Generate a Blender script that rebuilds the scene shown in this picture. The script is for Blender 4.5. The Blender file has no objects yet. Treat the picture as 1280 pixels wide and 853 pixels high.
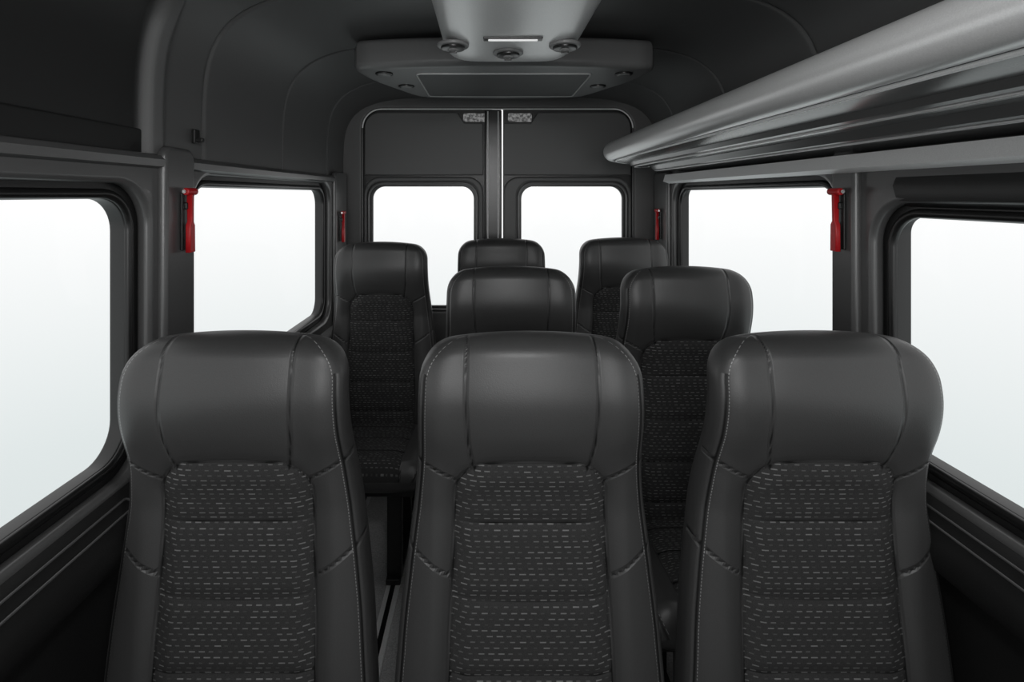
import bpy, bmesh, math
import numpy as np
from mathutils import Vector

E=1.60          # eye height
CX=0.075        # centre line of the van
scene=bpy.context.scene
col=scene.collection

# ------------------------------------------------------------------ materials
class NT:
    def __init__(s,mat):
        s.t=mat.node_tree; s.n=s.t.nodes; s.l=s.t.links
    def m(s,op,a,b=None,c=None,clamp=False):
        n=s.n.new('ShaderNodeMath'); n.operation=op; n.use_clamp=clamp
        for i,v in enumerate((a,b,c)):
            if v is None: continue
            if isinstance(v,(int,float)): n.inputs[i].default_value=v
            else: s.l.new(v,n.inputs[i])
        return n.outputs[0]
    def less(s,a,b,w):   # soft a<b
        n=s.n.new('ShaderNodeMapRange'); n.interpolation_type='SMOOTHSTEP'
        s.l.new(a,n.inputs[0]); n.inputs[1].default_value=b-w; n.inputs[2].default_value=b+w
        n.inputs[3].default_value=1; n.inputs[4].default_value=0
        return n.outputs[0]
    def mix(s,f,a,b):
        n=s.n.new('ShaderNodeMix'); n.data_type='RGBA'
        s.l.new(f,n.inputs[0])
        for i,v in ((6,a),(7,b)):
            if isinstance(v,tuple): n.inputs[i].default_value=v
            else: s.l.new(v,n.inputs[i])
        return n.outputs[2]

def g(v,a=1.0): return (v,v,v,1)
def mat_basic(name,base,rough=.5,bump=.0,scale=300,metal=0,var=.15,spec=.5):
    m=bpy.data.materials.new(name); m.use_nodes=True
    t=NT(m); b=t.n['Principled BSDF']
    b.inputs['Roughness'].default_value=rough; b.inputs['Metallic'].default_value=metal
    b.inputs['Specular IOR Level'].default_value=spec
    tc=t.n.new('ShaderNodeTexCoord')
    no=t.n.new('ShaderNodeTexNoise'); no.inputs['Scale'].default_value=scale; no.inputs['Detail'].default_value=3
    t.l.new(tc.outputs['Object'],no.inputs['Vector'])
    base4=base if isinstance(base,tuple) else g(base)
    lo=tuple(c*(1-var) for c in base4[:3])+(1,); hi=tuple(min(1,c*(1+var)) for c in base4[:3])+(1,)
    c=t.mix(no.outputs['Fac'],lo,hi); t.l.new(c,b.inputs['Base Color'])
    if bump>0:
        bp=t.n.new('ShaderNodeBump'); bp.inputs['Strength'].default_value=bump; bp.inputs['Distance'].default_value=.001
        t.l.new(no.outputs['Fac'],bp.inputs['Height']); t.l.new(bp.outputs[0],b.inputs['Normal'])
    return m

M_lining=mat_basic('headliner_felt',.088,.48,.2,500,spec=.5)
M_door=mat_basic('door_card',.090,.5,.2,500,spec=.45)
M_trim=mat_basic('window_trim_plastic',.075,.30,.08,400,spec=.7)
M_body=mat_basic('inner_body_black',.012,.40,.1,300)
M_lower=mat_basic('lower_wall_vinyl',.009,.50,.3,300,spec=.35)
M_rubber=mat_basic('rubber_seal',.008,.32,0,100)
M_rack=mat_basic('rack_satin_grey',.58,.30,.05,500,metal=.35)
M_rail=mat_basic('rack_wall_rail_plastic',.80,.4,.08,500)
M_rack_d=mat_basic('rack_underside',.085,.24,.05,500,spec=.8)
M_unit=mat_basic('aircon_plastic',.16,.38,.1,500)
M_unit_l=mat_basic('duct_satin_silver',.70,.30,.05,500,metal=.35)
M_grille=mat_basic('grille_mesh',.03,.5,.6,900)
M_black=mat_basic('black_plastic',.008,.3,0,100)
M_metal=mat_basic('steel_leg',.02,.35,.1,200,metal=.3)
M_alu=mat_basic('aluminium_rail',.90,.35,.1,200,metal=.3)
M_chrome=mat_basic('chrome_edge',.6,.25,0,100,metal=.8)
M_edge=mat_basic('pale_door_edge',.80,.4,0,100)
M_red=mat_basic('hammer_red',(.43,.010,.014,1),.4,0,100)
M_floor=mat_basic('floor_vinyl',.42,.5,.3,220,var=.7)

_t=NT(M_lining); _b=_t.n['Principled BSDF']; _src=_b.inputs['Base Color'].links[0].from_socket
_a=_t.n.new('ShaderNodeAttribute'); _a.attribute_name='vignette_dark'
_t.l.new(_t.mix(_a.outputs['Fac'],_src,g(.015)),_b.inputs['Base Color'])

M_speck=bpy.data.materials.new('mottled_glow_glass'); M_speck.use_nodes=True
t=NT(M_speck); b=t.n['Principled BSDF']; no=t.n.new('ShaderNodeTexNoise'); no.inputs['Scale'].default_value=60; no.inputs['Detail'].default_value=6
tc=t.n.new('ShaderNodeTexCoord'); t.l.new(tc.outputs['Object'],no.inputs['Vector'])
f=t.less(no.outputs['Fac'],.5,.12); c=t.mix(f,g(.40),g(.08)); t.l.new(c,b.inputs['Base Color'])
t.l.new(c,b.inputs['Emission Color']); b.inputs['Emission Strength'].default_value=.35  # mottle and glow painted in for daylight and trees behind the pane

M_lamp=bpy.data.materials.new('lamp_slot'); M_lamp.use_nodes=True
b=M_lamp.node_tree.nodes['Principled BSDF']; b.inputs['Emission Color'].default_value=(1,1,1,1); b.inputs['Emission Strength'].default_value=.35

M_glass=bpy.data.materials.new('window_glass'); M_glass.use_nodes=True
t=NT(M_glass); t.n.remove(t.n['Principled BSDF'])
out=t.n['Material Output']; tr=t.n.new('ShaderNodeBsdfTransparent'); gl=t.n.new('ShaderNodeBsdfGlossy'); gl.inputs['Roughness'].default_value=.02
tr.inputs[0].default_value=(.998,1,1,1)
mx=t.n.new('ShaderNodeMixShader'); mx.inputs[0].default_value=.005
t.l.new(tr.outputs[0],mx.inputs[1]); t.l.new(gl.outputs[0],mx.inputs[2]); t.l.new(mx.outputs[0],out.inputs[0])

def seat_material():
    m=bpy.data.materials.new('seat_upholstery'); m.use_nodes=True
    t=NT(m); b=t.n['Principled BSDF']
    a1=t.n.new('ShaderNodeAttribute'); a1.attribute_name='sc'
    a2=t.n.new('ShaderNodeAttribute'); a2.attribute_name='sd'
    s1=t.n.new('ShaderNodeSeparateXYZ'); t.l.new(a1.outputs['Vector'],s1.inputs[0])
    s2=t.n.new('ShaderNodeSeparateXYZ'); t.l.new(a2.outputs['Vector'],s2.inputs[0])
    u,v=s1.outputs[0],s1.outputs[1]
    ins,seam,edge=s2.outputs[0],s2.outputs[1],s2.outputs[2]
    vr=t.m('DIVIDE',v,.0105); row=t.m('FLOOR',vr); fv=t.m('FRACT',vr)
    wn=t.n.new('ShaderNodeTexWhiteNoise'); wn.noise_dimensions='1D'; t.l.new(row,wn.inputs['W'])
    uu=t.m('ADD',t.m('DIVIDE',u,.0195),t.m('MULTIPLY',wn.outputs['Value'],5.0))
    cell=t.m('FLOOR',uu); fu=t.m('FRACT',uu)
    cb=t.n.new('ShaderNodeCombineXYZ'); t.l.new(cell,cb.inputs[0]); t.l.new(row,cb.inputs[1])
    wn2=t.n.new('ShaderNodeTexWhiteNoise'); wn2.noise_dimensions='2D'; t.l.new(cb.outputs[0],wn2.inputs['Vector'])
    ln=t.m('ADD',t.m('MULTIPLY',wn2.outputs['Value'],.36),.32)
    on=t.m('LESS_THAN',fu,ln)
    vy=t.m('LESS_THAN',t.m('ABSOLUTE',t.m('SUBTRACT',fv,.5)),.11)
    dash=t.m('MULTIPLY',on,vy)
    wv=t.n.new('ShaderNodeTexNoise'); wv.inputs['Scale'].default_value=900
    tc=t.n.new('ShaderNodeTexCoord'); t.l.new(tc.outputs['Object'],wv.inputs['Vector'])
    dimmer=t.m('ADD',t.m('MULTIPLY',wn2.outputs['Value'],.7),.3)
    fab=t.mix(wv.outputs['Fac'],g(.008),g(.058))
    dcol=t.n.new('ShaderNodeCombineColor')
    dv=t.m('MULTIPLY',dimmer,.17)
    for i in range(3): t.l.new(dv,dcol.inputs[i])
    fab=t.mix(dash,fab,dcol.outputs[0])
    ln_n=t.n.new('ShaderNodeTexNoise'); ln_n.inputs['Scale'].default_value=420; ln_n.inputs['Detail'].default_value=3
    t.l.new(tc.outputs['Object'],ln_n.inputs['Vector'])
    lea=t.mix(ln_n.outputs['Fac'],g(.032),g(.046))
    inside=t.less(ins,0,.0008)
    c=t.mix(inside,lea,fab)
    sm=t.less(seam,.0020,.0012)
    c=t.mix(sm,c,g(.004))
    st=t.m('MULTIPLY',t.less(t.m('ABSOLUTE',edge),.0007,.0003),t.m('LESS_THAN',t.m('FRACT',t.m('DIVIDE',v,.0065)),.6))
    c=t.mix(st,c,g(.26))
    t.l.new(c,b.inputs['Base Color'])
    r=t.m('ADD',t.m('MULTIPLY',inside,.41),.44); t.l.new(r,b.inputs['Roughness'])
    sp=t.m('SUBTRACT',.58,t.m('MULTIPLY',inside,.46)); t.l.new(sp,b.inputs['Specular IOR Level'])
    gro=t.less(seam,.0035,.0035)
    h=t.m('ADD',t.m('MULTIPLY',gro,-2.0),t.m('ADD',t.m('MULTIPLY',ln_n.outputs['Fac'],.18),t.m('MULTIPLY',t.m('MULTIPLY',dash,inside),.35)))
    bp=t.n.new('ShaderNodeBump'); bp.inputs['Strength'].default_value=.8; bp.inputs['Distance'].default_value=.0018
    t.l.new(h,bp.inputs['Height']); t.l.new(bp.outputs[0],b.inputs['Normal'])
    return m
M_seat=seat_material()

# ------------------------------------------------------------------ helpers
def mkobj(name,verts,faces,mat,parent=None,smooth=True):
    me=bpy.data.meshes.new(name); me.from_pydata([tuple(map(float,v)) for v in verts],[],faces); me.update()
    me.materials.append(mat)
    bm=bmesh.new(); bm.from_mesh(me); bmesh.ops.recalc_face_normals(bm,faces=bm.faces); bm.to_mesh(me); bm.free()
    if smooth:
        me.polygons.foreach_set('use_smooth',[True]*len(me.polygons))
        me.set_sharp_from_angle(angle=math.radians(40))
    ob=bpy.data.objects.new(name,me); col.objects.link(ob)
    if parent: ob.parent=parent
    return ob
def empty(name,loc=(0,0,0)):
    o=bpy.data.objects.new(name,None); o.empty_display_size=.1; o.location=loc; col.objects.link(o); return o
def rrect(a0,b0,a1,b1,r,n=10,rs=None):
    rs=rs or (r,r,r,r)   # corners: (a1,b1),(a0,b1),(a0,b0),(a1,b0)
    pts=[]
    for (ca,cb,sx,sy,s),rr in zip(((a1,b1,-1,-1,0),(a0,b1,1,-1,90),(a0,b0,1,1,180),(a1,b0,-1,1,270)),rs):
        cx,cy=ca+sx*rr,cb+sy*rr
        for i in range(n+1):
            th=math.radians(s+90*i/n); pts.append((cx+rr*math.cos(th),cy+rr*math.sin(th)))
    return pts
def panel(name,outer,holes,half,bev,mat,mapf,parent=None):
    cu=bpy.data.curves.new(name,'CURVE'); cu.dimensions='2D'; cu.fill_mode='BOTH'
    cu.extrude=max(half-bev,0.0005); cu.bevel_depth=bev; cu.bevel_resolution=5; cu.offset=-bev
    for pts in [outer]+holes:
        s=cu.splines.new('POLY'); s.points.add(len(pts)-1)
        for p,q in zip(s.points,pts): p.co=(q[0],q[1],0,1)
        s.use_cyclic_u=True
    tmp=bpy.data.objects.new('tmp',cu); col.objects.link(tmp)
    dg=bpy.context.evaluated_depsgraph_get(); dg.update()
    me=bpy.data.meshes.new_from_object(tmp.evaluated_get(dg))
    bpy.data.objects.remove(tmp)
    for v in me.vertices: v.co=mapf(v.co)
    me.name=name; me.materials.clear(); me.materials.append(mat)
    bm=bmesh.new(); bm.from_mesh(me); bmesh.ops.remove_doubles(bm,verts=bm.verts,dist=1e-5); bmesh.ops.recalc_face_normals(bm,faces=bm.faces); bm.to_mesh(me); bm.free()
    ob=bpy.data.objects.new(name,me); col.objects.link(ob)
    if parent: ob.parent=parent
    return ob
def sideways(x0): return lambda c:(x0+c[2],c[0],c[1])
def rearways(y0): return lambda c:(c[0],y0+c[2],c[1])
def flatways(z0): return lambda c:(c[0],c[1],z0+c[2])
def sweep_y(name,prof,ys,mat,parent=None,xf=None,smooth=True):
    n=len(prof); V=[];F=[]
    for j,y in enumerate(ys):
        for (x,z) in prof:
            p=(x,y,z)
            if xf: p=xf(p)
            V.append(p)
    for j in range(len(ys)-1):
        for i in range(n):
            F.append((j*n+i,j*n+(i+1)%n,(j+1)*n+(i+1)%n,(j+1)*n+i))
    F.append(tuple(range(n))); F.append(tuple((len(ys)-1)*n+i for i in range(n)))
    return mkobj(name,V,F,mat,parent,smooth)
def box(name,c,s,mat,parent=None,bev=.004,rot=None):
    bm=bmesh.new(); bmesh.ops.create_cube(bm,size=1)
    for v in bm.verts: v.co=Vector((v.co.x*s[0],v.co.y*s[1],v.co.z*s[2]))
    if bev: bmesh.ops.bevel(bm,geom=bm.edges[:],offset=min(bev,min(s)*.45),segments=3,affect='EDGES',profile=.5)
    me=bpy.data.meshes.new(name); bm.to_mesh(me); bm.free(); me.materials.append(mat)
    ob=bpy.data.objects.new(name,me); ob.location=c
    if rot: ob.rotation_euler=rot
    col.objects.link(ob)
    if parent: ob.parent=parent
    return ob
def cyl(name,c,r,h,mat,parent=None,rot=(0,0,0),r2=None,seg=32,bev=.002):
    bm=bmesh.new(); bmesh.ops.create_cone(bm,cap_ends=True,segments=seg,radius1=r,radius2=r if r2 is None else r2,depth=h)
    if bev:
        ed=[e for e in bm.edges if len(e.link_faces)==2 and any(len(f.verts)>4 for f in e.link_faces)]
        bmesh.ops.bevel(bm,geom=ed,offset=min(bev,h*.4,r*.4),segments=3,affect='EDGES',profile=.5)
    me=bpy.data.meshes.new(name); bm.to_mesh(me); bm.free(); me.materials.append(mat)
    me.polygons.foreach_set('use_smooth',[True]*len(me.polygons)); me.set_sharp_from_angle(angle=math.radians(35))
    ob=bpy.data.objects.new(name,me); ob.location=c; ob.rotation_euler=rot; col.objects.link(ob)
    if parent: ob.parent=parent
    return ob
def tube(name,pts,r,mat,parent=None,cyc=False):
    cu=bpy.data.curves.new(name,'CURVE'); cu.dimensions='3D'; cu.bevel_depth=r; cu.bevel_resolution=4; cu.use_fill_caps=True
    s=cu.splines.new('POLY'); s.points.add(len(pts)-1)
    for p,q in zip(s.points,pts): p.co=(q[0],q[1],q[2],1)
    s.use_cyclic_u=cyc
    tmp=bpy.data.objects.new('tmp',cu); col.objects.link(tmp)
    dg=bpy.context.evaluated_depsgraph_get(); dg.update()
    me=bpy.data.meshes.new_from_object(tmp.evaluated_get(dg)); bpy.data.objects.remove(tmp)
    me.materials.clear(); me.materials.append(mat); me.polygons.foreach_set('use_smooth',[True]*len(me.polygons))
    ob=bpy.data.objects.new(name,me); col.objects.link(ob)
    if parent: ob.parent=parent
    return ob

# ------------------------------------------------------------------ seats
def sst(a,b,x):
    t=np.clip((x-a)/(b-a),0,1); return t*t*(3-2*t)
def segd(px,pz,a,b):
    ax,az=a;bx,bz=b; dx,dz=bx-ax,bz-az
    t=np.clip(((px-ax)*dx+(pz-az)*dz)/(dx*dx+dz*dz),0,1)
    return math.hypot(px-(ax+t*dx),pz-(az+t*dz))
def rbox(px,pz,hx,hz,r):
    qx=abs(px)-hx+r; qz=abs(pz)-hz+r
    return math.hypot(max(qx,0),max(qz,0))+min(max(qx,qz),0)-r
ZT=[.38,.50,.60,.75,.87,.96,1.03,1.10,1.18,1.25,1.34]
WT=[.272,.278,.276,.265,.251,.239,.231,.225,.223,.221,.217]
zz=np.linspace(.36,1.36,400); ww=np.interp(zz,ZT,WT); k=np.ones(31)/31
ww=np.convolve(np.pad(ww,15,mode='edge'),k,mode='valid')
TUCKS=[.945,.795,.655,.52]
def backrest_mesh():
    H=1.309; R=.076; r=.036; zb=.40; rb=.03
    zs=list(np.arange(zb+rb,H-R,.008))
    zs=[zb+rb*(1-math.cos(a)) for a in np.linspace(0,math.pi/2,7)[:-1]]+zs
    zs+=[H-R+R*math.sin(a) for a in np.linspace(0,math.pi/2,30)]
    NS=112
    sl=np.linspace(-1,1,NS+1); ss=.55*np.sin(sl*math.pi/2)+.45*np.sin(sl*math.pi/2)*(.4+.6*np.abs(sl))
    ss=ss/ss[-1]
    V=[];SC=[];SD=[];n=2*NS
    for z in zs:
        w=float(np.interp(z,zz,ww))
        s=max(0,(z-(H-R))/R); w=w-R*(1-math.sqrt(max(0,1-s*s)))
        q=max(0,(z-(H-r))/r); th=math.sqrt(max(0,1-q*q))
        q2=max(0,((zb+rb)-z)/rb); th*=math.sqrt(max(0.02,1-q2*q2))
        w-=.02*q2
        hw=.151+.011*(1-sst(.62,1.0,z))
        for side in (0,1):
            rng=range(NS+1) if side==0 else range(NS-1,0,-1)
            for i in rng:
                x=float(ss[i])*w
                f=max(0,1-abs(ss[i])**3.8)**(1/3.8)
                ax=abs(x)
                crown=.010*(1-(x/w)**2)*sst(H-.12,H,z)
                zi=z+crown
                zc=.60; hz=1.060-zc
                ins=rbox(x,z-zc-.014*(1-min(1,(x/.15)**2)),hw,hz,.062)
                sA=abs(ins)
                sA=min(sA,segd(ax,z,(.126,1.36),(.127,1.20)),segd(ax,z,(.127,1.20),(.123,1.12)),segd(ax,z,(.123,1.12),(.112,1.052)))
                sA=min(sA,segd(ax,z,(.148,1.030),(.24,1.082)),segd(ax,z,(.156,.830),(.28,.915)))
                sT=1
                if ins<.002:
                    for tz in TUCKS: sT=min(sT,abs(z-tz+.004*(1-(x/.15)**2)))
                sm=min(sA,sT+.0008)
                ed=w*.945-ax
                if z<H-R*.75: sm=min(sm,abs(ed))
                if side==0:
                    body=1-sst(.98,1.10,z)
                    d=.016*body*sst(.145,.20,ax)
                    head=sst(1.04,1.14,z)
                    d+=head*.008*(1-min(1,(ax/.13)**2))
                    d+=head*.008*sst(.13,.19,ax)
                    if ins<0:
                        k1=min(1,-ins/.035); d+=.012*k1
                        dt=min(abs(z-tz) for tz in TUCKS); d-=.006*math.exp(-(dt/.012)**2)*k1
                    d-=.004*math.exp(-(abs(ins)/.010)**2)
                    y=-(.055*f*th)-d*f*th
                else:
                    y=.048*f*th; ins=1; sm=1; ed=1
                lum=-.012*math.exp(-((z-.60)/.16)**2)
                y+=lum-(H-z)*.035-.070*sst(.95,1.20,z)+.016*sst(1.2,1.31,z)
                V.append((x,y,zi)); SC.append((x,z,0)); SD.append((ins,sm,ed-.005))
    F=[]
    for j in range(len(zs)-1):
        for i in range(n): F.append((j*n+i,j*n+(i+1)%n,(j+1)*n+(i+1)%n,(j+1)*n+i))
    F.append(tuple(range(n)))
    L=(len(zs)-1)*n
    for i in range(NS):
        a=L+i; bq=L+i+1; c=L+(2*NS-i-1)%n if i+1<NS else bq; d=L+(2*NS-i)%n if i>0 else a
        f=[]
        for q in (a,bq,c,d):
            if q not in f: f.append(q)
        if len(f)>=3: F.append(tuple(f))
    return V,F,SC,SD
def attach(me,SC,SD):
    for nm,dat in (('sc',SC),('sd',SD)):
        a=me.attributes.new(nm,'FLOAT_VECTOR','POINT'); a.data.foreach_set('vector',np.array(dat,dtype=np.float32).ravel())
def cushion_mesh():
    Lc=.45; NS=72; R=.05
    ys=[-Lc+R*(1-math.cos(a)) for a in np.linspace(0,math.pi/2,14)]+list(np.arange(-Lc+R+.01,0,.01))+[0]
    ss=np.sin(np.linspace(-1,1,NS+1)*math.pi/2)
    V=[];SC=[];SD=[];n=2*NS
    for y in ys:
        q=max(0,((-Lc+R)-y)/R); th=math.sqrt(max(0,1-q*q)); w=.255-.03*(1-th)
        for side in (0,1):
            rng=range(NS+1) if side==0 else range(NS-1,0,-1)
            for i in rng:
                x=float(ss[i])*w; ax=abs(x); f=max(0,1-abs(ss[i])**4)**(1/4)
                ins=ax-.162; sm=abs(ins); ed=w*.95-ax
                sm=min(sm,abs(ed))
                if ins<.002:
                    for ty in (-.33,-.20,-.08): sm=min(sm,abs(y-ty))
                zc=.375-.03*(1+y/Lc)+.02
                if side==0:
                    d=.012*sst(.16,.21,ax)
                    if ins<0: d+=.008*min(1,-ins/.03)
                    z=zc+(.068*f+d*f)*th
                else:
                    z=zc-.062*f*th; ins=1; sm=1; ed=1
                V.append((x,y,z)); SC.append((x,y,0)); SD.append((ins,sm,ed-.005))
    F=[]
    for j in range(len(ys)-1):
        for i in range(n): F.append((j*n+i,j*n+(i+1)%n,(j+1)*n+(i+1)%n,(j+1)*n+i))
    F.append(tuple((len(ys)-1)*n+i for i in range(n))); 
    for i in range(NS):
        a=i; bq=i+1; c=(2*NS-i-1)%n if i+1<NS else bq; d=(2*NS-i)%n if i>0 else a
        f=[]
        for p in (a,bq,c,d):
            if p not in f: f.append(p)
        if len(f)>=3: F.append(tuple(f))
    return V,F,SC,SD
V,F,SC,SD=backrest_mesh(); bo=mkobj('backrest',V,F,M_seat); attach(bo.data,SC,SD); back_me=bo.data; bpy.data.objects.remove(bo)
V,F,SC,SD=cushion_mesh(); bo=mkobj('cushion',V,F,M_seat); attach(bo.data,SC,SD); cush_me=bo.data; bpy.data.objects.remove(bo)

def seat(x,y,dz):
    e=empty('passenger_seat',(x,y,dz))
    b=bpy.data.objects.new('backrest',back_me); b.parent=e; col.objects.link(b)
    c=bpy.data.objects.new('cushion',cush_me); c.parent=e; c.location=(0,-.07,.02); col.objects.link(c)
    for s in (-1,1):
        box('hinge_cover',(s*.268,-.06,.42),(.02,.12,.10),M_black,e,.009)
        for yy in (-.40,-.14):
            box('leg',(s*.125,yy,(.325-dz)/2+.01),(.06,.05,.305+dz),M_metal,e,.006)
        box('foot_rail',(s*.125,-.27,.020-dz),(.06,.36,.024),M_metal,e,.005)
    box('seat_frame',(0,-.27,.325),(.42,.34,.03),M_metal,e,.006)
    return e
seat(-.504,1.105,0); seat(.086,1.10,0); seat(.672,1.105,0)
seat(.082,1.845,.030); seat(.686,1.845,.030)
seat(-.508,2.53,.052); seat(.072,2.69,.055); seat(.692,2.68,.060)

# ------------------------------------------------------------------ shell
Y0,Y1=-1.3,2.95
floor=box('floor',(CX,(Y0+Y1)/2,-.02),(1.86,Y1-Y0,.04),M_floor,None,0)
for xx in (-.383,-.640):
    r=empty('floor_rail')
    box('rail_base',(xx,.85,.004),(.055,4.1,.008),M_alu,r,.002)
    box('rail_groove',(xx,.85,.0085),(.018,4.1,.003),M_black,r,0)

def side_wall(sgn,name):
    xg = CX+sgn*.935           # glass plane
    w1t = 1.59 if sgn<0 else 1.545
    win=[(-.42,1.0,1.19 if sgn<0 else 1.24,w1t),(1.445,1.0,2.61,1.62)]
    e=empty('wall_left' if sgn<0 else 'wall_right')
    outer=[(Y0,0),(Y1,0),(Y1,1.76),(Y0,1.76)]
    fr=[(-1.22,1.0,-.62,1.58)]
    panel('outer_panel',outer,[rrect(*w,.075 if sgn<0 else .04) for w in win+fr],.020,.006,M_body,sideways(xg+sgn*.0),e)
    big=lambda w,d:(w[0]-d,w[1]-d,w[2]+d,w[3]+d)
    lower=[(Y0,.02),(Y1,.02),(Y1,.90),(Y0,.90)]
    up=[(Y0,.90),(Y1,.90),(Y1,1.70),(Y0,1.70)]
    panel('window_surround',up,[rrect(*big(w,.035),.10) for w in win+fr],.018,.014,M_trim,sideways(xg-sgn*.034),e)
    panel('lower_lining',lower,[],.015,.004,M_lower,sideways(xg-sgn*.030),e)
    for i,w in enumerate(win+fr):
        pts=[(xg-sgn*.018,a,b) for a,b in rrect(*big(w,.012),.085)]
        tube('seal',pts,.011,M_rubber,e,True)
        panel('window_%d'%(i+1+(0 if sgn<0 else 3)),rrect(w[0]-.01,w[1]-.01,w[2]+.01,w[3]+.01,.05),[],.001,.0003,M_glass,sideways(xg+sgn*.008),None)
    def lx(d): return xg-sgn*d
    prof=[(lx(.03),.955),(lx(.055),.95),(lx(.105),.90),(lx(.115),.875),(lx(.105),.84),(lx(.05),.80),(lx(.03),.80)]
    sweep_y('sill_ledge',prof,[Y0+.02,-.5,1.28],M_lower,e)
    sweep_y('sill_ledge_rear',[(x+sgn*.035,z) for x,z in prof],[1.40,2.0,2.85],M_lower,e)
    ring=[]
    for a,b in rrect(.25,-.012,1.12,.012,.011,5):
        ring.append((lx(.082)-sgn*(b)*.75,a,.929-b*.75-.0))
    tube('ledge_slot',ring,.0025,M_trim,e,True)
    yp0,yp1=(1.255,1.385) if sgn<0 else (1.31,1.40)
    panel('pillar_cover',rrect(yp0,.88,yp1,1.72,.03),[],.014,.012,M_trim,sideways(xg-sgn*.058),e)
    panel('rear_pillar_cover',rrect(2.67,.88,2.88,1.72,.03),[],.014,.012,M_trim,sideways(xg-sgn*.058),e)
    if sgn>0:
        sweep_y('blind_cassette',[(lx(.02),1.65),(lx(.05),1.645),(lx(.06),1.62),(lx(.05),1.585),(lx(.02),1.57)],[-.42,.4,1.20],M_body,e)
    return e,xg
wl,xgl=side_wall(-1,'l'); wr,xgr=side_wall(1,'r')

def ceiling():
    A=.895;B=.54;z0=1.66;p=4.8
    P=[(A*math.cos(a)**(2/p),z0+B*math.sin(a)**(2/p)) for a in np.linspace(0,math.pi/2,1500)]
    P=np.array(P); d=np.r_[0,np.cumsum(np.hypot(*np.diff(P,axis=0).T))]
    N=130; s=np.linspace(0,d[-1],N); hx=np.interp(s,d,P[:,0]); hz=np.interp(s,d,P[:,1])
    prof=[(-x,z) for x,z in zip(hx,hz)]+[(x,z) for x,z in list(zip(hx,hz))[::-1][1:]]
    prof=np.array(prof)
    arcl=np.r_[s,2*s[-1]-s[::-1][1:]]
    tan=np.gradient(prof,axis=0); nor=np.stack([-tan[:,1],tan[:,0]],1); nor/=np.linalg.norm(nor,axis=1)[:,None]
    ys=set(np.round(np.arange(Y0,Y1+.001,.02),4))|set(np.round(np.arange(1.0,1.32,.006),4))
    seams=[1.48,2.05,2.62]
    for sy in seams:
        for o in (-.012,-.007,-.003,0,.003,.007,.012): ys.add(round(sy+o,4))
    ys=sorted(ys); V=[];F=[];vignette_dark=[]
    n=len(prof)
    for y in ys:
        drop=.045*sst(2.62,2.95,y)
        for i,(x,z) in enumerate(prof):
            o=0;dk=0
            for sy in seams: o+=.009*math.exp(-((y-sy)/.0055)**2)
            if x<0:
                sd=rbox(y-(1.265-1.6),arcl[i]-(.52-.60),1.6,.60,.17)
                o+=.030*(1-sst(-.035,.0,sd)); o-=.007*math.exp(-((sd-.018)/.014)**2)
                dk=1-sst(-.03,-.012,sd)  # roof panel darkened in its colour to mimic vignette shade
            vignette_dark.append(dk)
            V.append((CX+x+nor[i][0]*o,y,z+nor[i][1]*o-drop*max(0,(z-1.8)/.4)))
    for j in range(len(ys)-1):
        for i in range(n-1):
            F.append((j*n+i,j*n+i+1,(j+1)*n+i+1,(j+1)*n+i))
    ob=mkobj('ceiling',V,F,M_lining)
    a=ob.data.attributes.new('vignette_dark','FLOAT','POINT'); a.data.foreach_set('value',np.array(vignette_dark,dtype=np.float32))
    so=ob.modifiers.new('thick','SOLIDIFY'); so.thickness=.02
    nrm=ob.data.polygons[len(F)//2].normal
    so.offset=1 if nrm.z>0 else -1
    return ob,prof
ceil,cprof=ceiling()

for sgn in (-1,1):
    xs=CX+sgn*.878
    e=empty('trim_header')
    sweep_y('header_strip',[(xs+sgn*.04,1.70),(xs-sgn*.004,1.695),(xs-sgn*.012,1.685),(xs-sgn*.010,1.668),(xs+sgn*.03,1.655)],[Y0+.02,1.0,2.88],M_trim,e)

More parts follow.
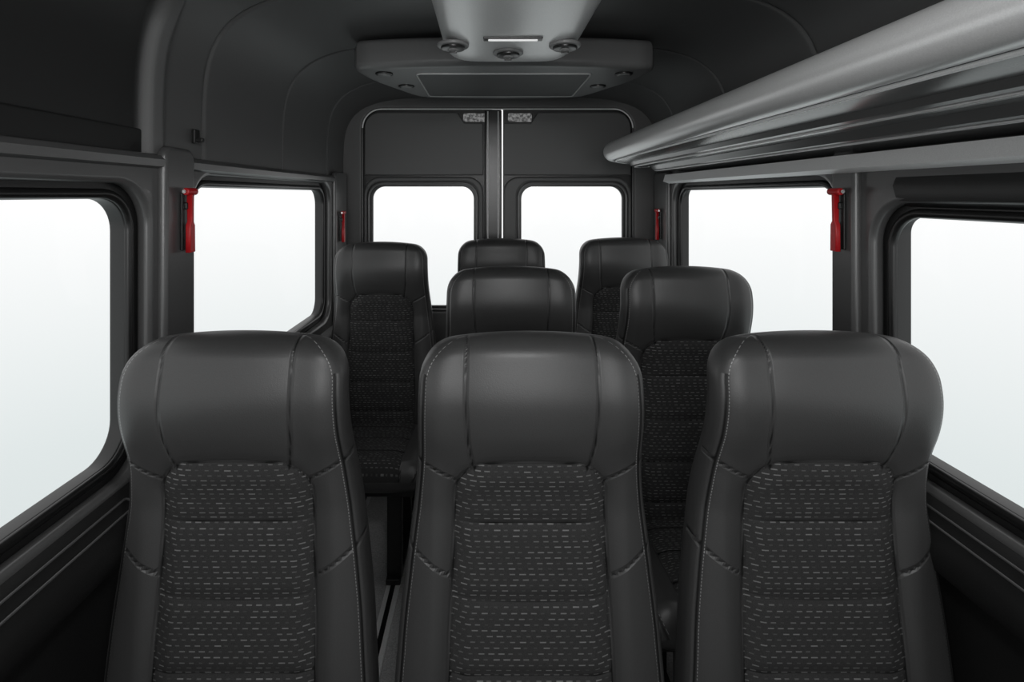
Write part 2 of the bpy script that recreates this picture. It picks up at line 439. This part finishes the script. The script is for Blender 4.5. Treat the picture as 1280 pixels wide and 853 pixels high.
# rear wall frame
arch=[(CX+x*1.02,z+.02-.045*max(0,(z-1.8)/.4)) for x,z in cprof]
arch=[(CX-.93,0),(CX-.93,1.64)]+arch+[(CX+.93,1.64),(CX+.93,0)]
DC=.06
door_open=rrect(DC-.775,.03,DC+.775,2.09,.10,rs=(.11,.11,.02,.02))
e=empty('wall_back')
panel('frame',arch,[door_open],.02,.012,M_lining,rearways(2.94),e)
pts=[(a,2.925,b) for a,b in rrect(DC-.772,.05,DC+.772,2.087,.10,rs=(.108,.108,.02,.02))]
tube('door_seal_edge',pts,.0035,M_trim,e,True)
tube('door_bright_edge',[p for p in pts if p[2]>1.95],.004,M_edge,e)
def rear_door(s,idx):
    d=empty('door_%d'%idx)
    xi,xo=DC+s*.032,DC+s*.81
    a0,a1=min(xi,xo),max(xi,xo)
    wi=(DC+s*.138,DC+s*.722); w0,w1=min(wi),max(wi)
    sp0,sp1=(DC+s*.06,DC+s*.20); s0,s1=min(sp0,sp1),max(sp0,sp1)
    win=rrect(w0,.955,w1,1.645,.07)
    small=rrect(s0,2.02,s1,2.072,.012)
    panel('door_shell',rrect(a0,.01,a1,2.12,.02),[win,small],.012,.004,M_body,rearways(2.975),d)
    xo2=DC+s*.765; c0,c1=min(xi,xo2),max(xi,xo2)
    g0=.050 if s<0 else .0
    if s<0: oc=[(c0,1.71),(c1-g0,1.71),(c1-g0,2.01),(s0+.01,2.01),(s0-.03,2.072)]+[(c0+.09*(1-math.sin(t)),2.072-.09*(1-math.cos(t))) for t in np.linspace(0,math.pi/2,10)]
    else: oc=[(c0+g0,1.71),(c1,1.71)]+[(c1-.09*(1-math.cos(t)),2.072-.09*(1-math.sin(t))) for t in np.linspace(0,math.pi/2,10)]+[(s1+.03,2.072),(s1-.01,2.01),(c0+g0,2.01)]
    panel('upper_card',oc,[],.014,.008,M_door,rearways(2.950),d)
    panel('window_surround',rrect(c0,.06,c1-g0,1.70,.03,rs=(.09,.09,.02,.02)),[rrect(w0-.028,.955-.028,w1+.028,1.645+.028,.085)],.016,.012,M_door,rearways(2.948),d)
    tube('window_lip',[(a,2.948,b) for a,b in rrect(w0-.020,.935,w1+.020,1.665,.085)],.007,M_trim,d,True)
    panel('high_glass',rrect(s0-.01,2.015,s1+.01,2.078,.01),[],.002,.0005,M_speck,rearways(2.985),d)
    panel('pane',rrect(w0-.008,.947,w1+.008,1.653,.07),[],.001,.0003,M_glass,rearways(2.975),d)
    xe=.004 if s<0 else .063
    tube('inner_edge',[(xe,2.931,.1),(xe,2.931,2.075)],.0030,M_edge,d)
rear_door(-1,1); rear_door(1,2)
box('trim_1',(.034,2.955,1.05),(.098,.045,2.07),M_black,None,.008)

# front bulkhead with windscreen opening
fw=empty('wall_front')
arch2=[(CX+x*1.02,z+.02) for x,z in cprof]; arch2=[(CX-.93,0),(CX-.93,1.64)]+arch2+[(CX+.93,1.64),(CX+.93,0)]
panel('frame',arch2,[rrect(CX-.84,.85,CX+.84,2.05,.1)],.02,.005,M_body,rearways(Y0-.0),fw)
panel('window_9',rrect(CX-.85,.84,CX+.85,2.06,.1),[],.001,.0003,M_glass,rearways(Y0-.01),None)

# ------------------------------------------------------------------ overhead rack
rk=empty('overhead_luggage_rack')
def rk_taper(p):
    x,y,z=p
    t=max(0,(y-2.26)/.36); s=.45+.55*math.sqrt(max(0,1-t*t))
    zz_=1.76+(z-1.76)*(.6+.4*math.sqrt(max(0,1-t*t)))
    return (.955-(.955-x)*s,y,zz_)
ys=[-1.2,-.5,.2,.9,1.6,2.1,2.26]+[2.26+.36*math.sin(a) for a in np.linspace(.12,math.pi/2,16)]
lip=[]
for a in np.linspace(math.radians(80),math.radians(290),24):
    lip.append((.566+.040*math.cos(a),1.797+.040*math.sin(a)))
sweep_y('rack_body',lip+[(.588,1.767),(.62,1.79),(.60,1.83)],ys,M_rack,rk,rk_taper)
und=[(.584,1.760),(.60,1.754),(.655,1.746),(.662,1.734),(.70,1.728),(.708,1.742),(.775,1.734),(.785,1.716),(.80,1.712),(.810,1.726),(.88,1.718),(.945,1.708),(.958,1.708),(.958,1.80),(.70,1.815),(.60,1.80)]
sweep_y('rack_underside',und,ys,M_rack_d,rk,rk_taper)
def bead(x,z,r,m): tube('rack_bead',[rk_taper((x,y,z)) for y in ys],r,m,rk)
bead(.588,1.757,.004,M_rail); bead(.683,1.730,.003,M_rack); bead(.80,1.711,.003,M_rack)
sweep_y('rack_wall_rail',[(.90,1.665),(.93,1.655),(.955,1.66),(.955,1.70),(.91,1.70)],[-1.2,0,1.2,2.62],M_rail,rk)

# ------------------------------------------------------------------ ceiling air duct
du=empty('ceiling_air_duct')
def duct_prof(w,zb,n=22):
    pts=[]
    for i in range(n+1):
        a=math.pi*i/n+math.pi
        c,s=math.cos(a),math.sin(a)
        pts.append((DC+.005+w*math.copysign(abs(c)**.36,c),2.13+(2.13-zb)*math.copysign(abs(s)**.36,s)))
    return [(DC+.005-w-.035,2.19)]+pts+[(DC+.005+w+.035,2.19)]
V=[];F=[]; ysd=[-.4,.2,.8,1.2,1.44]+[1.44+.20*math.sin(a) for a in np.linspace(.12,math.pi/2,16)]
for y in ysd:
    t=max(0,(y-1.44)/.20); s=math.sqrt(max(0,1-t*t))
    V+= [(x,y,z) for x,z in duct_prof(.195-.030*(1-s),1.995+.05*(1-s))]
n=len(V)//len(ysd)
for j in range(len(ysd)-1):
    for i in range(n): F.append((j*n+i,j*n+(i+1)%n,(j+1)*n+(i+1)%n,(j+1)*n+i))
F.append(tuple(range(n))); F.append(tuple((len(ysd)-1)*n+i for i in range(n)))
mkobj('duct_body',V,F,M_unit_l,du)
for xx,yy in ((-.09,1.35),(.058,1.42),(.205,1.35)):
    cyl('nozzle_bezel',(xx,yy,1.993),.042,.010,M_unit,du,bev=.004)
    cyl('nozzle_ring',(xx,yy,1.987),.032,.010,M_black,du,bev=.003)
    bm=bmesh.new(); bmesh.ops.create_uvsphere(bm,u_segments=24,v_segments=14,radius=.015)
    for v in bm.verts: v.co.z*=.6
    me=bpy.data.meshes.new('nozzle_ball'); bm.to_mesh(me); bm.free(); me.materials.append(M_unit)
    me.polygons.foreach_set('use_smooth',[True]*len(me.polygons))
    o=bpy.data.objects.new('nozzle_ball',me); o.location=(xx,yy,1.984); o.parent=du; col.objects.link(o)
    box('nozzle_slot',(xx,yy,1.975),(.02,.006,.006),M_black,du,.001)
box('lamp_recess',(.065,1.295,1.9935),(.15,.024,.006),M_black,du,.002)
box('lamp_lens',(.065,1.295,1.990),(.125,.010,.005),M_lamp,du,.002)
cyl('added_lamp_base',(.065,.30,1.992),.085,.012,M_black,du,bev=.003)  # unseen lamp, added to go with the fill light from above
cyl('added_lamp_lens',(.065,.30,1.984),.070,.010,M_lamp,du,bev=.004)

ac=empty('ceiling_aircon_unit')
def arcpts():
    c=.065; pts=[]
    for s in np.linspace(-1,1,21): pts.append((c+.55*s,1.86+.05*s*s))
    for q in ((.575,1.97),(.56,2.08),(.53,2.18),(.48,2.30),(.43,2.42),(.40,2.47),(.36,2.50)): pts.append((c+q[0],q[1]))
    for s in np.linspace(1,-1,13): pts.append((c+.33*s,2.53-.02*s*s))
    for q in ((.36,2.50),(.40,2.47),(.43,2.42),(.48,2.30),(.53,2.18),(.56,2.08),(.575,1.97)): pts.append((c-q[0],q[1]))
    return pts
panel('housing',arcpts(),[],.055,.024,M_unit,flatways(2.125),ac)
panel('return_grille',rrect(-.27,1.99,.40,2.43,.02),[],.004,.002,M_grille,flatways(2.069),ac)
gr=[(a,b,2.068) for a,b in rrect(-.275,1.985,.405,2.435,.02)]
tube('grille_frame',gr,.004,M_rack,ac,True)
for xx,yy in ((-.40,1.99),(-.35,2.22),(.53,1.99),(.48,2.22)):
    cyl('outlet',(xx,yy,2.068),.034,.008,M_black,ac,bev=.002)
    cyl('outlet_core',(xx,yy,2.065),.026,.010,M_unit,ac,bev=.003)

# ------------------------------------------------------------------ hammers
def hammer(x,y,zt,sgn):
    e=empty('emergency_hammer',(x,y,zt))
    s=-sgn
    box('bracket',(s*.003,0,-.085),(.006,.030,.15),M_black,e,.002)
    box('bracket_clip',(s*.010,0,-.045),(.012,.024,.018),M_black,e,.003)
    cyl('hammer_head',(s*.018,0,-.008),.0095,.044,M_red,e,rot=(math.pi/2,0,0),bev=.003)
    cyl('striker_tip',(s*.018,-.025,-.008),.002,.008,M_chrome,e,rot=(math.pi/2,0,0),r2=.005,bev=0)
    prof=[(-.007,-.015),(.007,-.015),(.005,-.085),(.011,-.095),(.012,-.165),(-.012,-.165),(-.011,-.095),(-.005,-.085)]
    panel('handle',prof,[],.0070,.003,M_red,lambda c:(s*.018+c[2],c[0],c[1]),e)
hammer(xgl+.074,1.325,1.615,-1); hammer(xgl+.074,2.735,1.51,-1)
hammer(xgr-.074,1.350,1.615,1);  hammer(xgr-.074,2.765,1.52,1)
hk=empty('coat_hook',(CX-.893,1.42,1.76)); box('plate',(.01,0,0),(.01,.025,.04),M_black,hk,.003); box('hook',(.022,0,-.01),(.02,.012,.012),M_black,hk,.003)

# ------------------------------------------------------------------ world
w=bpy.data.worlds.new('World'); scene.world=w; w.use_nodes=True
nt=w.node_tree; bg=nt.nodes['Background']
tc=nt.nodes.new('ShaderNodeTexCoord'); sp=nt.nodes.new('ShaderNodeSeparateXYZ'); rp=nt.nodes.new('ShaderNodeValToRGB')
mr=nt.nodes.new('ShaderNodeMapRange'); mr.inputs[1].default_value=-.6; mr.inputs[2].default_value=.4
nt.links.new(tc.outputs['Generated'],sp.inputs[0]); nt.links.new(sp.outputs[2],mr.inputs[0]); nt.links.new(mr.outputs[0],rp.inputs[0])
el=rp.color_ramp.elements
el[0].position=0; el[0].color=(.64,.70,.70,1)
el[1].position=.58; el[1].color=(1,1,1,1)
k_=el.new(.25); k_.color=(.75,.80,.80,1)
nt.links.new(rp.outputs[0],bg.inputs[0]); bg.inputs[1].default_value=1.02

la=bpy.data.lights.new('windscreen_skylight','AREA'); la.shape='RECTANGLE'; la.size=1.3; la.size_y=.8; la.energy=19
lo=bpy.data.objects.new('windscreen_skylight',la); lo.location=(CX,Y0-.12,1.7); lo.rotation_euler=(math.radians(90),0,0); col.objects.link(lo)
la=bpy.data.lights.new('added_fill_light','AREA'); la.shape='DISK'; la.size=.14; la.energy=6.5  # added fill light from above for seat heads and rack tube
lo=bpy.data.objects.new('added_fill_light',la); lo.location=(.065,.30,1.970); lo.rotation_euler=(math.radians(30),0,0); col.objects.link(lo)

scene.view_settings.view_transform='Standard'; scene.view_settings.look='None'

cam=bpy.data.cameras.new('Camera'); co=bpy.data.objects.new('Camera',cam); col.objects.link(co)
co.location=(0,0,E); co.rotation_euler=(math.radians(90),0,0)
cam.lens=18; cam.sensor_width=36; cam.shift_x=31/1280; cam.shift_y=-183.5/1280; cam.clip_start=.02
scene.camera=co
